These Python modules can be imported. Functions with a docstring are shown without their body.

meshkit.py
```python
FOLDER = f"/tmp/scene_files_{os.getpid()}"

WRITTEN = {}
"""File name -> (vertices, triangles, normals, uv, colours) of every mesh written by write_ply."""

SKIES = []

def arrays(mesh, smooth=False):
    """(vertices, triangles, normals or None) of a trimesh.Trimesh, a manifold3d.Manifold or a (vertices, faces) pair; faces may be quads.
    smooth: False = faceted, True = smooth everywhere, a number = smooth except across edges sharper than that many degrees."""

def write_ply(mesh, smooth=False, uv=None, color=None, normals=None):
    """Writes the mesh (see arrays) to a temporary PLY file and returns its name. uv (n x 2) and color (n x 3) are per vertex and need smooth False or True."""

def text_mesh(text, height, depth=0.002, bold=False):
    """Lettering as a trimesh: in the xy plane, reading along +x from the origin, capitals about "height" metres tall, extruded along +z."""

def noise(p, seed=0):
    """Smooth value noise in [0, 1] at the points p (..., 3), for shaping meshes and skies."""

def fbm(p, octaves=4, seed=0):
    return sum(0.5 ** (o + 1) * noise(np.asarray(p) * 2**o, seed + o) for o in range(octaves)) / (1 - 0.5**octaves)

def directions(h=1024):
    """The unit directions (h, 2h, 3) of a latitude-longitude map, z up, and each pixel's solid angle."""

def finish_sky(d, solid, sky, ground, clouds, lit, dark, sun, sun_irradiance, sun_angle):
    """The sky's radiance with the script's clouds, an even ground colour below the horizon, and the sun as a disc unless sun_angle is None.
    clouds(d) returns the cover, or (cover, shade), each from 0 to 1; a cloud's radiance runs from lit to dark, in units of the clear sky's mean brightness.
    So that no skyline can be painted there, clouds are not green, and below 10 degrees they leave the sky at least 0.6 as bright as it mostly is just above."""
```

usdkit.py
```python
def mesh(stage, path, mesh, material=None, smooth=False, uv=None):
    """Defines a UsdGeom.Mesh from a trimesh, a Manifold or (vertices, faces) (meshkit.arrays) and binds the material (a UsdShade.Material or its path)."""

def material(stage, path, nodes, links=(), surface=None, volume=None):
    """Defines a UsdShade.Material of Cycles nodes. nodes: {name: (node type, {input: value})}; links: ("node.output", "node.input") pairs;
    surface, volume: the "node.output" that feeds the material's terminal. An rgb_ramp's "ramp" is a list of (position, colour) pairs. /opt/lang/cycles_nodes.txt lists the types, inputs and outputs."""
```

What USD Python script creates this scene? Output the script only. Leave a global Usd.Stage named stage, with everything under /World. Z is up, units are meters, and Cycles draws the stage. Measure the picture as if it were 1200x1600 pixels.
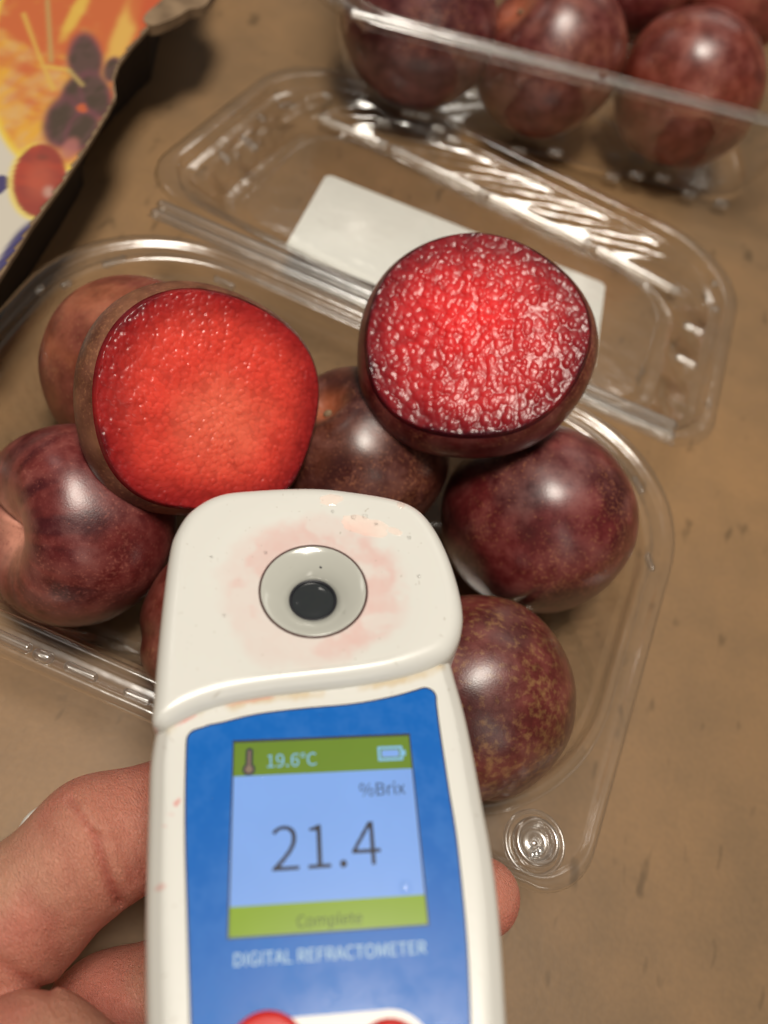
import glob, math, random
import numpy as np
import trimesh, usdkit, meshkit
from meshkit import fbm, noise
from scipy.spatial import cKDTree
from shapely.geometry import Polygon, LineString, Point, box as sbox
from shapely import affinity, union_all, contains_xy
from pxr import Usd, UsdGeom, UsdLux, UsdShade, Gf, Sdf, Vt

random.seed(3)
rng = np.random.default_rng(7)
MM = 0.001
stage = Usd.Stage.CreateInMemory()
UsdGeom.SetStageUpAxis(stage, UsdGeom.Tokens.z)
UsdGeom.SetStageMetersPerUnit(stage, 1.0)
UsdGeom.Xform.Define(stage, '/World')
UsdGeom.Scope.Define(stage, '/World/Looks')

# ------------------------------------------------------------------ camera (mm in the script, metres on the stage)
F, H = 1300.0, 231.0                       # focal length in photo pixels (1200 wide), lens height above the table
h0 = np.array([.403, .915]); h0 /= np.linalg.norm(h0)
pitch = math.radians(57.7)
Zc = np.array([h0[0] * math.cos(pitch), h0[1] * math.cos(pitch), math.sin(pitch)])
fc = np.array([0, 0, -1.0]); Yc = fc - (fc @ Zc) * Zc; Yc /= np.linalg.norm(Yc); Xc = np.cross(Yc, Zc)
RW = np.array([Xc, Yc, Zc])                # camera axes -> world axes
EYE = np.array([0, 0, H])

cam = UsdGeom.Camera.Define(stage, '/World/camera')
m = np.eye(4); m[:3, :3] = RW.T; m[3, :3] = EYE * MM
cam.AddTransformOp().Set(Gf.Matrix4d(m.tolist()))
cam.CreateHorizontalApertureAttr(5.0)
cam.CreateVerticalApertureAttr(5.0 * 4 / 3)
cam.CreateFocalLengthAttr(5.0 * F / 1200)
cam.CreateFStopAttr(5.0 * F / 1200 / 2.6)
cam.CreateFocusDistanceAttr(0.174)
cam.CreateClippingRangeAttr(Gf.Vec2f(0.01, 50))
cam.CreateExposureAttr(0.0)

# ------------------------------------------------------------------ lamps
def rect_lamp(name, pos, target, w, h, power, color):
    l = UsdLux.RectLight.Define(stage, '/World/' + name)
    p, t = np.array(pos, float) * MM, np.array(target, float) * MM
    z = p - t; z /= np.linalg.norm(z)
    x = np.cross([0, 1, 0], z); x /= np.linalg.norm(x); y = np.cross(z, x)
    mm = np.eye(4); mm[0, :3], mm[1, :3], mm[2, :3], mm[3, :3] = x, y, z, p
    l.AddTransformOp().Set(Gf.Matrix4d(mm.tolist()))
    l.CreateWidthAttr(w * MM); l.CreateHeightAttr(h * MM); l.CreateIntensityAttr(power); l.CreateColorAttr(Gf.Vec3f(*color))
    return l
rect_lamp('ceiling_lamp', (-40, 80, 1500), (0, 150, 0), 360, 420, 43.0, (1.0, .93, .82))
rect_lamp('ceiling_lamp_001', (900, -1300, 1100), (0, 150, 0), 620, 300, 4.0, (1.0, .93, .82))
rect_lamp('ceiling_lamp_002', (-1500, 700, 1500), (0, 150, 0), 600, 300, 3.5, (1.0, .95, .88))  # unseen fill lamp from the left, with no known source
rect_lamp('ceiling_lamp_003', (20, 2100, 1400), (0, 150, 0), 1350, 220, 3.6, (1.0, .94, .84))  # added long lamp, only to draw bright lines on the plastic ridges
room = usdkit.material(stage, '/World/Looks/room_light', {'b': ('background_shader', {'color': (1.0, .93, .84), 'strength': 0.07})}, surface='b.background')
dome = UsdLux.DomeLight.Define(stage, '/World/room_light')
UsdShade.MaterialBindingAPI.Apply(dome.GetPrim()).Bind(room)

# ------------------------------------------------------------------ helpers
def ray(px, py): return RW @ np.array([(px - 600) / F, -(py - 800) / F, -1.0])
def on(px, py, z):
    d = ray(px, py); return EYE + d * (z - H) / d[2]
def at(px, py, depth): return EYE + ray(px, py) * depth

used = {}
def path_for(name, parent):
    base = '/World' if parent is None else str(parent.GetPath())
    n = used.get((base, name), 0); used[(base, name)] = n + 1
    return f'{base}/{name}' if n == 0 else f'{base}/{name}_{n:03d}'
def data(p, **kw):
    for k, v in kw.items():
        if v: p.SetCustomDataByKey(k, v)
    return p
origin = {}
def thing(name, label, cat, loc=(0, 0, 0), rot=None, group=None):
    """An Xform at the thing's base (mm); meshes given for it are in its own axes."""
    x = UsdGeom.Xform.Define(stage, path_for(name, None))
    mm = np.eye(4)
    if rot is not None: mm[:3, :3] = np.asarray(rot).T
    mm[3, :3] = np.asarray(loc, float) * MM
    x.AddTransformOp().Set(Gf.Matrix4d(mm.tolist()))
    return data(x.GetPrim(), label=label, category=cat, group=group)
def obj(name, mesh, material, parent=None, smooth=True, col=None, **kw):
    if isinstance(mesh, tuple): v, f = np.asarray(mesh[0], float), np.asarray(mesh[1], int)
    else: v, f = np.asarray(mesh.vertices, float), np.asarray(mesh.faces, int)
    u, inv = np.unique(f, return_inverse=True)
    if len(u) < len(v): v, f = v[u], inv.reshape(f.shape); col = None if col is None else np.asarray(col)[u]
    pm = usdkit.mesh(stage, path_for(name, parent), (v * MM, f), material, smooth=smooth if col is None else True)
    if col is not None:
        UsdGeom.PrimvarsAPI(pm).CreatePrimvar('Col', Sdf.ValueTypeNames.Color3fArray, 'vertex').Set(Vt.Vec3fArray.FromNumpy(np.asarray(col, np.float32)))
    return data(pm.GetPrim(), **kw)
cat_mesh = trimesh.util.concatenate
def smoothstep(a, b, x):
    t = np.clip((x - a) / (b - a), 0, 1); return t * t * (3 - 2 * t)
def mixc(a, b, t):
    t = np.asarray(t)[..., None]; return np.asarray(a) * (1 - t) + np.asarray(b) * t
def srgb(r, g, b): return tuple(((c / 255 + .055) / 1.055) ** 2.4 if c > 10 else c / 3294 for c in (r, g, b))

def rings_mesh(rings, close_last=True, cap_centre=None, flip=False):
    """Quads between rings (k, n, 3) that all have n points; optional fan to cap_centre."""
    R = np.asarray(rings, float); k, n, _ = R.shape
    v = R.reshape(-1, 3); i = np.arange(n); j = (i + 1) % n if close_last else i[:-1] + 1
    i = i if close_last else i[:-1]
    fs = []
    for a in range(k - 1):
        b0, b1 = a * n, (a + 1) * n
        fs += [np.c_[b0 + i, b0 + j, b1 + j], np.c_[b0 + i, b1 + j, b1 + i]]
    if cap_centre is not None:
        v = np.vstack([v, cap_centre]); c = len(v) - 1; b = (k - 1) * n
        fs.append(np.c_[b + i, b + j, np.full(len(i), c)])
    f = np.vstack(fs)
    return (v, f[:, ::-1] if flip else f)
def lathe(profile, n=64, centre=(0, 0, 0)):
    a = np.arange(n) * 2 * np.pi / n
    R = [np.c_[r * np.cos(a), r * np.sin(a), np.full(n, z)] + centre for r, z in profile]
    return rings_mesh(R)
def capsule(a, b, r, seg=14):
    a, b = np.asarray(a, float), np.asarray(b, float)
    L = np.linalg.norm(b - a); c = trimesh.creation.capsule(height=L, radius=r, count=[seg, seg])
    T = trimesh.geometry.align_vectors([0, 0, 1], (b - a) / max(L, 1e-9))
    c.apply_translation(-c.bounds.mean(0)); c.apply_transform(T); c.apply_translation((a + b) / 2); return c
def prism(poly, z0, z1):
    polys = getattr(poly, 'geoms', [poly])
    ms = []
    for p in polys:
        if p.area <= 1e-6: continue
        e = trimesh.creation.extrude_polygon(p, z1 - z0, engine='earcut'); e.apply_translation([0, 0, z0]); ms.append(e)
    return cat_mesh(ms)
def smooth_poly(pts, n=400, closed=True):
    """Catmull-Rom through pts, resampled evenly."""
    P = np.asarray(pts, float); N = len(P); out = []
    for i in range(N if closed else N - 1):
        p0, p1, p2, p3 = (P[(i + k) % N] if closed else P[min(max(i + k, 0), N - 1)] for k in (-1, 0, 1, 2))
        t = np.linspace(0, 1, 20, endpoint=False)[:, None]
        out.append(.5 * ((2 * p1) + (-p0 + p2) * t + (2 * p0 - 5 * p1 + 4 * p2 - p3) * t ** 2 + (-p0 + 3 * p1 - 3 * p2 + p3) * t ** 3))
    C = np.vstack(out + ([] if closed else [P[-1:]]))
    if closed: C = np.vstack([C, C[:1]])
    s = np.r_[0, np.cumsum(np.linalg.norm(np.diff(C, axis=0), axis=1))]
    q = np.linspace(0, s[-1], n, endpoint=not closed)
    return np.c_[np.interp(q, s, C[:, 0]), np.interp(q, s, C[:, 1])]
def by_angle(poly, centre, n):
    """Outline points seen at n even angles from centre (star-shaped)."""
    p = np.asarray(poly) - centre; a = np.unwrap(np.arctan2(p[:, 1], p[:, 0])); r = np.hypot(p[:, 0], p[:, 1])
    if a[-1] < a[0]: a, r = a[::-1], r[::-1]
    aa, rr = np.r_[a - 2 * np.pi, a, a + 2 * np.pi], np.r_[r, r, r]
    o = np.argsort(aa); th = np.arange(n) * 2 * np.pi / n
    rad = np.interp(th, aa[o], rr[o]); return centre + np.c_[rad * np.cos(th), rad * np.sin(th)]
def ring_normals(r):
    t = np.roll(r, -1, 0) - np.roll(r, 1, 0); t /= np.linalg.norm(t, axis=1)[:, None] + 1e-12
    nrm = np.c_[-t[:, 1], t[:, 0]]
    for _ in range(6): nrm = (np.roll(nrm, 1, 0) + 2 * nrm + np.roll(nrm, -1, 0)) / 4
    return nrm / np.linalg.norm(nrm, axis=1)[:, None]          # inward for counter-clockwise rings

def surface_nets(sd, lo, hi, h):
    """Triangulates the zero set of a vectorised signed distance sd(points)."""
    lo, hi = np.asarray(lo, float), np.asarray(hi, float)
    n = np.ceil((hi - lo) / h).astype(int) + 1
    ax = [lo[k] + h * np.arange(n[k]) for k in range(3)]
    val = np.empty(n, np.float32)
    yy, zz = np.meshgrid(ax[1], ax[2], indexing='ij')
    for i0 in range(0, n[0], 16):
        xs = ax[0][i0:i0 + 16]
        P = np.empty((len(xs),) + yy.shape + (3,)); P[..., 0] = xs[:, None, None]; P[..., 1] = yy; P[..., 2] = zz
        val[i0:i0 + 16] = sd(P.reshape(-1, 3)).reshape(P.shape[:3])
    s = val < 0
    cs = [s[a:n[0] - 1 + a, b:n[1] - 1 + b, c:n[2] - 1 + c] for a in (0, 1) for b in (0, 1) for c in (0, 1)]
    cnt = sum(x.astype(int) for x in cs); act = (cnt > 0) & (cnt < 8)
    idx = -np.ones(act.shape, int); idx[act] = np.arange(act.sum()); I = np.argwhere(act)
    corners = np.array([(a, b, c) for a in (0, 1) for b in (0, 1) for c in (0, 1)])
    V = np.stack([val[I[:, 0] + a, I[:, 1] + b, I[:, 2] + c] for a, b, c in corners], 1)
    acc, num = np.zeros((len(I), 3)), np.zeros(len(I))
    for a in range(8):
        for b in range(a + 1, 8):
            if np.abs(corners[a] - corners[b]).sum() != 1: continue
            x = (V[:, a] < 0) != (V[:, b] < 0); t = V[x, a] / (V[x, a] - V[x, b])
            acc[x] += corners[a] + t[:, None] * (corners[b] - corners[a]); num[x] += 1
    verts = lo + h * (I + acc / num[:, None]); F_ = []
    for k in range(3):
        u, w = (k + 1) % 3, (k + 2) % 3
        a = np.take(s, range(n[k] - 1), k); b = np.take(s, range(1, n[k]), k)
        E = np.argwhere(a != b); E = E[(E[:, u] > 0) & (E[:, w] > 0) & (E[:, u] < n[u] - 1) & (E[:, w] < n[w] - 1)]
        fl = a[tuple(E.T)]; q = []
        for du, dw in ((1, 1), (0, 1), (0, 0), (1, 0)):
            e = E.copy(); e[:, u] -= du; e[:, w] -= dw; q.append(idx[tuple(e.T)])
        q = np.stack(q, 1); q = np.where(fl[:, None], q, q[:, ::-1]); F_.append(q)
    q = np.vstack(F_); return verts, np.vstack([q[:, [0, 1, 2]], q[:, [0, 2, 3]]])

FONT = glob.glob('/opt/blender-*/*/datafiles/fonts/Noto Sans CJK*.woff2')[0]
def text_shape(text, width, thin=0.0):
    """Lettering as shapely polygons, left end of the baseline at the origin, given width in mm."""
    from PIL import Image, ImageDraw, ImageFont
    font = ImageFont.truetype(FONT, 120)
    x0, y0, x1, y1 = font.getbbox(text, anchor='ls')
    im = Image.new('L', (x1 - x0 + 8, y1 - y0 + 8)); ImageDraw.Draw(im).text((4 - x0, 4 - y0), text, 255, font, anchor='ls')
    onp = np.pad(np.asarray(im) > 127, ((0, 0), (1, 1))).astype(np.int8)
    rows, st = np.nonzero(np.diff(onp, axis=1) == 1); en = np.nonzero(np.diff(onp, axis=1) == -1)[1]
    sh = union_all([sbox(a, -r - 1, b, -r) for a, b, r in zip(st, en, rows)]).buffer(.8).buffer(-.8 - thin).simplify(.6)
    s = width / (x1 - x0)
    return affinity.affine_transform(sh, [s, 0, 0, s, -4 * s, (4 - y0) * s])

# ------------------------------------------------------------------ materials
def mat(name, nodes, links=(), surface='p.BSDF'): return usdkit.material(stage, '/World/Looks/' + name, nodes, links, surface=surface)
def plain(name, color, rough=.5, **kw): return mat(name, {'p': ('principled_bsdf', dict(base_color=color, roughness=rough, **kw))})

def clear_plastic(name, base=.05, edge=.85, power=3.0, rough=.09, tint=(.97, .965, .95), bump=.25):
    return mat(name, {
        'tc': ('texture_coordinate', {}), 'n': ('noise_texture', {'scale': 90.0, 'detail': 2.0}),
        'b': ('bump', {'strength': bump, 'distance': .0012}),
        'lw': ('layer_weight', {'blend': .5}), 'pw': ('math', {'math_type': 'power', 'value2': power}),
        'ml': ('math', {'math_type': 'multiply_add', 'value2': edge, 'value3': base, 'use_clamp': True}),
        't': ('transparent_bsdf', {'color': tint}), 'g': ('glossy_bsdf', {'color': (.95, .95, .95), 'roughness': rough}),
        'm': ('mix_closure', {})},
        [('tc.object', 'n.vector'), ('n.fac', 'b.height'), ('b.normal', 'lw.normal'), ('b.normal', 'g.normal'), ('lw.facing', 'pw.value1'), ('pw.value', 'ml.value1'),
         ('ml.value', 'm.fac'), ('t.BSDF', 'm.closure1'), ('g.BSDF', 'm.closure2')], surface='m.closure')
M = {}
M['plastic'] = clear_plastic('clear_plastic', base=.07, power=2.2, rough=.13)
M['plastic_rim'] = clear_plastic('clear_plastic_rim', base=.10, edge=.8, power=1.8, rough=.2, bump=.2)
M['plastic_snap'] = clear_plastic('clear_plastic_snap', base=.30, edge=.6, power=1.2, rough=.22, bump=.1)
M['plastic_bead'] = clear_plastic('clear_plastic_bead', base=.16, edge=.7, power=1.5, rough=.24, bump=.12)
M['table'] = mat('brown_table', {
    'tc': ('texture_coordinate', {}),
    'n1': ('noise_texture', {'scale': 5.0, 'detail': 4.0, 'roughness': .55}),
    'n2': ('noise_texture', {'scale': 55.0, 'detail': 5.0, 'roughness': .6}),
    'mp': ('mapping', {'scale': (150.0, 60.0, 50.0), 'rotation': (0, 0, .15)}), 'n3': ('noise_texture', {'scale': 1.0, 'detail': 2.0, 'roughness': .5}),
    'n4': ('noise_texture', {'scale': 600.0, 'detail': 3.0}),
    'r1': ('rgb_ramp', {'ramp': [(.32, (.205, .126, .064)), (.5, (.285, .165, .076)), (.68, (.375, .206, .084))]}),
    'r2': ('rgb_ramp', {'ramp': [(.3, (.86, .88, .9)), (.6, (1.0, 1.0, 1.0)), (.8, (1.06, 1.03, 1.0))]}),
    'r3': ('rgb_ramp', {'ramp': [(.26, (.5, .5, .47)), (.36, (1, 1, 1))]}),
    'm1': ('mix', {'mix_type': 'multiply', 'fac': 1.0}), 'm2': ('mix', {'mix_type': 'multiply', 'fac': .8}),
    'r4': ('rgb_ramp', {'ramp': [(.3, (.94, .94, .95)), (.7, (1.04, 1.04, 1.03))]}), 'm4': ('mix', {'mix_type': 'multiply', 'fac': 1.0}),
    'bp': ('bump', {'strength': .12, 'distance': .0005}),
    'p': ('principled_bsdf', {'roughness': .55})},
    [('tc.object', x + '.vector') for x in ('n1', 'n2', 'n4', 'mp')] + [('mp.vector', 'n3.vector'), ('n1.fac', 'r1.fac'), ('n2.fac', 'r2.fac'), ('n3.fac', 'r3.fac'),
     ('r1.color', 'm1.color1'), ('r2.color', 'm1.color2'), ('m1.color', 'm2.color1'), ('r3.color', 'm2.color2'), ('m4.color', 'p.base_color'), ('n4.fac', 'r4.fac'), ('m2.color', 'm4.color1'), ('r4.color', 'm4.color2'), ('n4.fac', 'bp.height'), ('bp.normal', 'p.normal')])
M['white'] = mat('white_plastic', {'a': ('attribute', {'attribute': 'Col'}), 'tc': ('texture_coordinate', {}), 'n': ('noise_texture', {'scale': 900.0, 'detail': 2.0}),
    'b': ('bump', {'strength': .05, 'distance': .0003}), 'p': ('principled_bsdf', {'roughness': .32, 'coat_weight': .15, 'coat_roughness': .12, 'subsurface_weight': .0})},
    [('a.color', 'p.base_color'), ('tc.object', 'n.vector'), ('n.fac', 'b.height'), ('b.normal', 'p.normal')])
M['plain_white'] = plain('plain_white_plastic', (.78, .77, .72), .35)
M['juice'] = mat('pink_juice', {'t': ('transparent_bsdf', {'color': (.99, .925, .91)}), 'g': ('glossy_bsdf', {'color': (1, 1, 1), 'roughness': .04}), 'f': ('fresnel', {'IOR': 1.4}), 'm': ('mix_closure', {})},
    [('f.fac', 'm.fac'), ('t.BSDF', 'm.closure1'), ('g.BSDF', 'm.closure2')], surface='m.closure')
M['water'] = mat('water_drop', {'t': ('transparent_bsdf', {'color': (.98, .98, .98)}), 'g': ('glossy_bsdf', {'color': (1, 1, 1), 'roughness': .04}), 'f': ('fresnel', {'IOR': 1.45}), 'm': ('mix_closure', {})},
    [('f.fac', 'm.fac'), ('t.BSDF', 'm.closure1'), ('g.BSDF', 'm.closure2')], surface='m.closure')
M['blue'] = mat('blue_face_film', {'tc': ('texture_coordinate', {}), 'n': ('noise_texture', {'scale': 160.0, 'detail': 6.0, 'roughness': .7}),
    'r': ('rgb_ramp', {'ramp': [(.45, (.30, .30, .30)), (.62, (.42, .42, .42))]}),
    'r2': ('rgb_ramp', {'ramp': [(.4, (.0, .122, .50)), (.75, (.004, .145, .53))]}),
    'p': ('principled_bsdf', {'coat_weight': .12, 'coat_roughness': .12, 'specular_ior_level': .3})},
    [('tc.object', 'n.vector'), ('n.fac', 'r.fac'), ('n.fac', 'r2.fac'), ('r.color', 'p.roughness'), ('r2.color', 'p.base_color')])
M['black'] = plain('dark_trim', (.012, .012, .018), .4)
M['gap'] = plain('dark_red_gap', (.09, .025, .02), .5)
M['lens'] = plain('black_prism_glass', (.030, .034, .037), .10, coat_weight=.6, coat_roughness=.02)
M['steel'] = plain('pale_grey_well', (.52, .52, .47), .14, specular_ior_level=.7)
M['red_button'] = plain('red_button', (.62, .025, .02), .3)
M['pale_text'] = plain('pale_blue_print', (.40, .58, .72), .45)
def screen_mat(name, c, s=.75, base=.25):
    return mat(name, {'tc': ('texture_coordinate', {}), 'n': ('noise_texture', {'scale': 70.0, 'detail': 3.0}), 'r': ('rgb_ramp', {'ramp': [(.35, tuple(x * .93 for x in c)), (.65, c)]}),
        'p': ('principled_bsdf', {'base_color': tuple(x * base for x in c), 'roughness': .22, 'emission_strength': s, 'coat_weight': .2, 'coat_roughness': .06})},
        [('tc.object', 'n.vector'), ('n.fac', 'r.fac'), ('r.color', 'p.emission_color')])
M['lcd_blue'] = screen_mat('lcd_blue', srgb(132, 172, 238))
M['lcd_green_top'] = screen_mat('lcd_green_top', srgb(112, 140, 48))
M['lcd_green'] = screen_mat('lcd_green', srgb(140, 168, 42))
M['lcd_dark'] = screen_mat('lcd_dark_text', srgb(62, 62, 72), .6)
M['lcd_grey'] = screen_mat('lcd_grey_text', srgb(66, 80, 100), .6)
M['lcd_olive'] = screen_mat('lcd_olive_text', srgb(58, 74, 26), .6)
M['lcd_light'] = screen_mat('lcd_light_text', srgb(136, 190, 224))
M['lcd_tan'] = screen_mat('lcd_tan', srgb(150, 128, 110), .6)

def plum_skin(name, tan, amount, size, dark=(.05, .012, .014), rough=.36, bloom=.25, soft=.14, coat=.5):
    """Skin: low-frequency colour from the mesh, fine speckles and a waxy bloom from noise."""
    return mat(name, {
        'a': ('attribute', {'attribute': 'Col'}), 'tc': ('texture_coordinate', {}),
        'n1': ('noise_texture', {'scale': 1000.0 / size, 'detail': 2.5, 'roughness': .55}), 'n2': ('noise_texture', {'scale': 45.0, 'detail': 3.0}),
        'n3': ('noise_texture', {'scale': 2200.0, 'detail': 2.0}), 'n5': ('noise_texture', {'scale': 120.0, 'detail': 4.0, 'roughness': .65}),
        'ad': ('math', {'math_type': 'multiply_add', 'value2': .55, 'value3': -.27}), 'sm': ('math', {'math_type': 'add'}),
        'r1': ('rgb_ramp', {'ramp': [(.60 - amount, (0, 0, 0)), (.60 - amount + soft, (1, 1, 1))]}),
        'm1': ('mix', {'color2': tan}), 'sc': ('math', {'math_type': 'multiply', 'value2': .75}),
        'r2': ('rgb_ramp', {'ramp': [(.36, (.6, .5, .5)), (.62, (1.25, 1.12, 1.1))]}), 'm2': ('mix', {'mix_type': 'multiply', 'fac': .85}),
        'r5': ('rgb_ramp', {'ramp': [(.45, (0, 0, 0)), (.72, (bloom, bloom, bloom))]}), 'm3': ('mix', {'color2': (.34, .16, .13)}),
        'r6': ('rgb_ramp', {'ramp': [(.35, (rough * .85,) * 3), (.7, (rough * 1.25,) * 3)]}),
        'b': ('bump', {'strength': .12, 'distance': .0004}),
        'p': ('principled_bsdf', {'specular_ior_level': .55, 'subsurface_weight': 0.0, 'coat_weight': coat, 'coat_roughness': .3})},
        [('tc.object', k + '.vector') for k in ('n1', 'n2', 'n3', 'n5')] + [
         ('n2.fac', 'ad.value1'), ('ad.value', 'sm.value1'), ('n1.fac', 'sm.value2'), ('sm.value', 'r1.fac'), ('r1.color', 'sc.value1'), ('sc.value', 'm1.fac'), ('a.color', 'm1.color1'),
         ('n5.fac', 'r2.fac'), ('m1.color', 'm2.color1'), ('r2.color', 'm2.color2'), ('n5.fac', 'r5.fac'), ('r5.color', 'm3.fac'), ('m2.color', 'm3.color1'), ('m3.color', 'p.base_color'),
         ('n5.fac', 'r6.fac'), ('r6.color', 'p.roughness'), ('n3.fac', 'b.height'), ('b.normal', 'p.normal')])
M['skin_fine'] = plum_skin('plum_skin_fine', (.32, .13, .065), .045, .9, soft=.18, bloom=.3)
M['skin_speckled'] = plum_skin('plum_skin_speckled', (.27, .15, .055), .11, 1.7, bloom=.2, soft=.24)
M['skin_stripe'] = plum_skin('plum_skin_striped', (.32, .10, .075), .02, .8, bloom=.3, soft=.18)
M['skin_tan'] = plum_skin('plum_skin_tan', (.32, .15, .07), .06, .8, bloom=.12, soft=.2, rough=.5, coat=.08)
M['flesh'] = mat('plum_flesh', {'a': ('attribute', {'attribute': 'Col'}), 'tc': ('texture_coordinate', {}), 'n': ('noise_texture', {'scale': 1500.0, 'detail': 2.0}),
    'b': ('bump', {'strength': .04, 'distance': .0003}),
    'p': ('principled_bsdf', {'roughness': .3, 'specular_ior_level': .33, 'subsurface_weight': .35, 'subsurface_scale': .0016, 'subsurface_radius': (1.0, .25, .15), 'coat_weight': .06, 'coat_roughness': .1})},
    [('a.color', 'p.base_color'), ('tc.object', 'n.vector'), ('n.fac', 'b.height'), ('b.normal', 'p.normal')])
M['print'] = mat('printed_card', {'a': ('attribute', {'attribute': 'Col'}), 'p': ('principled_bsdf', {'roughness': .42})}, [('a.color', 'p.base_color')])
M['card'] = mat('brown_corrugated_card', {'tc': ('texture_coordinate', {}), 'n': ('noise_texture', {'scale': 140.0, 'detail': 4.0}), 'r': ('rgb_ramp', {'ramp': [(.3, (.16, .10, .055)), (.7, (.30, .20, .115))]}), 'p': ('principled_bsdf', {'roughness': .8})},
    [('tc.object', 'n.vector'), ('n.fac', 'r.fac'), ('r.color', 'p.base_color')])
M['card_shade_paint'] = plain('shade_painted_card', (.03, .019, .011), .85)  # card colour darkened to hold the shade below the flap
M['label'] = plain('white_label_paper', (.88, .88, .84), .5)
M['skin'] = mat('human_skin', {'tc': ('texture_coordinate', {}), 'a': ('attribute', {'attribute': 'Col'}),
    'n1': ('noise_texture', {'scale': 60.0, 'detail': 4.0, 'roughness': .6}), 'r1': ('rgb_ramp', {'ramp': [(.3, (.86, .8, .8)), (.7, (1.08, 1.1, 1.1))]}), 'm': ('mix', {'mix_type': 'multiply', 'fac': 1.0}),
    'mp': ('mapping', {'rotation': (.3, .5, .75)}), 'w': ('noise_texture', {'scale': 1300.0, 'detail': 2.0, 'distortion': .8}), 'mp2': ('mapping', {'scale': (1.0, 3.2, 1.0)}),
    'n2': ('noise_texture', {'scale': 420.0, 'detail': 3.0}),
    'b': ('bump', {'strength': .9, 'distance': .0006}), 'b2': ('bump', {'strength': .35, 'distance': .0008}),
    'p': ('principled_bsdf', {'roughness': .46, 'subsurface_weight': .25, 'subsurface_scale': .0025, 'subsurface_radius': (1.0, .35, .2), 'specular_ior_level': .45})},
    [('tc.object', 'n1.vector'), ('tc.object', 'n2.vector'), ('tc.object', 'mp.vector'), ('mp.vector', 'mp2.vector'), ('mp2.vector', 'w.vector'), ('n1.fac', 'r1.fac'), ('a.color', 'm.color1'), ('r1.color', 'm.color2'), ('m.color', 'p.base_color'),
     ('n2.fac', 'b2.height'), ('w.fac', 'b.height'), ('b2.normal', 'b.normal'), ('b.normal', 'p.normal')])
M['nail'] = plain('fingernail', (.62, .36, .29), .3)

# ------------------------------------------------------------------ the table
g = 40
xs = np.linspace(-900, 900, g); ys = np.linspace(-500, 1500, g)
gx, gy = np.meshgrid(xs, ys, indexing='ij'); idx = np.arange(g * g).reshape(g, g)
q = np.c_[idx[:-1, :-1].ravel(), idx[1:, :-1].ravel(), idx[1:, 1:].ravel(), idx[:-1, 1:].ravel()]
obj('tabletop', (np.c_[gx.ravel(), gy.ravel(), np.zeros(g * g)], np.vstack([q[:, :3], q[:, [0, 2, 3]]])), M['table'], kind='structure')

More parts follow.
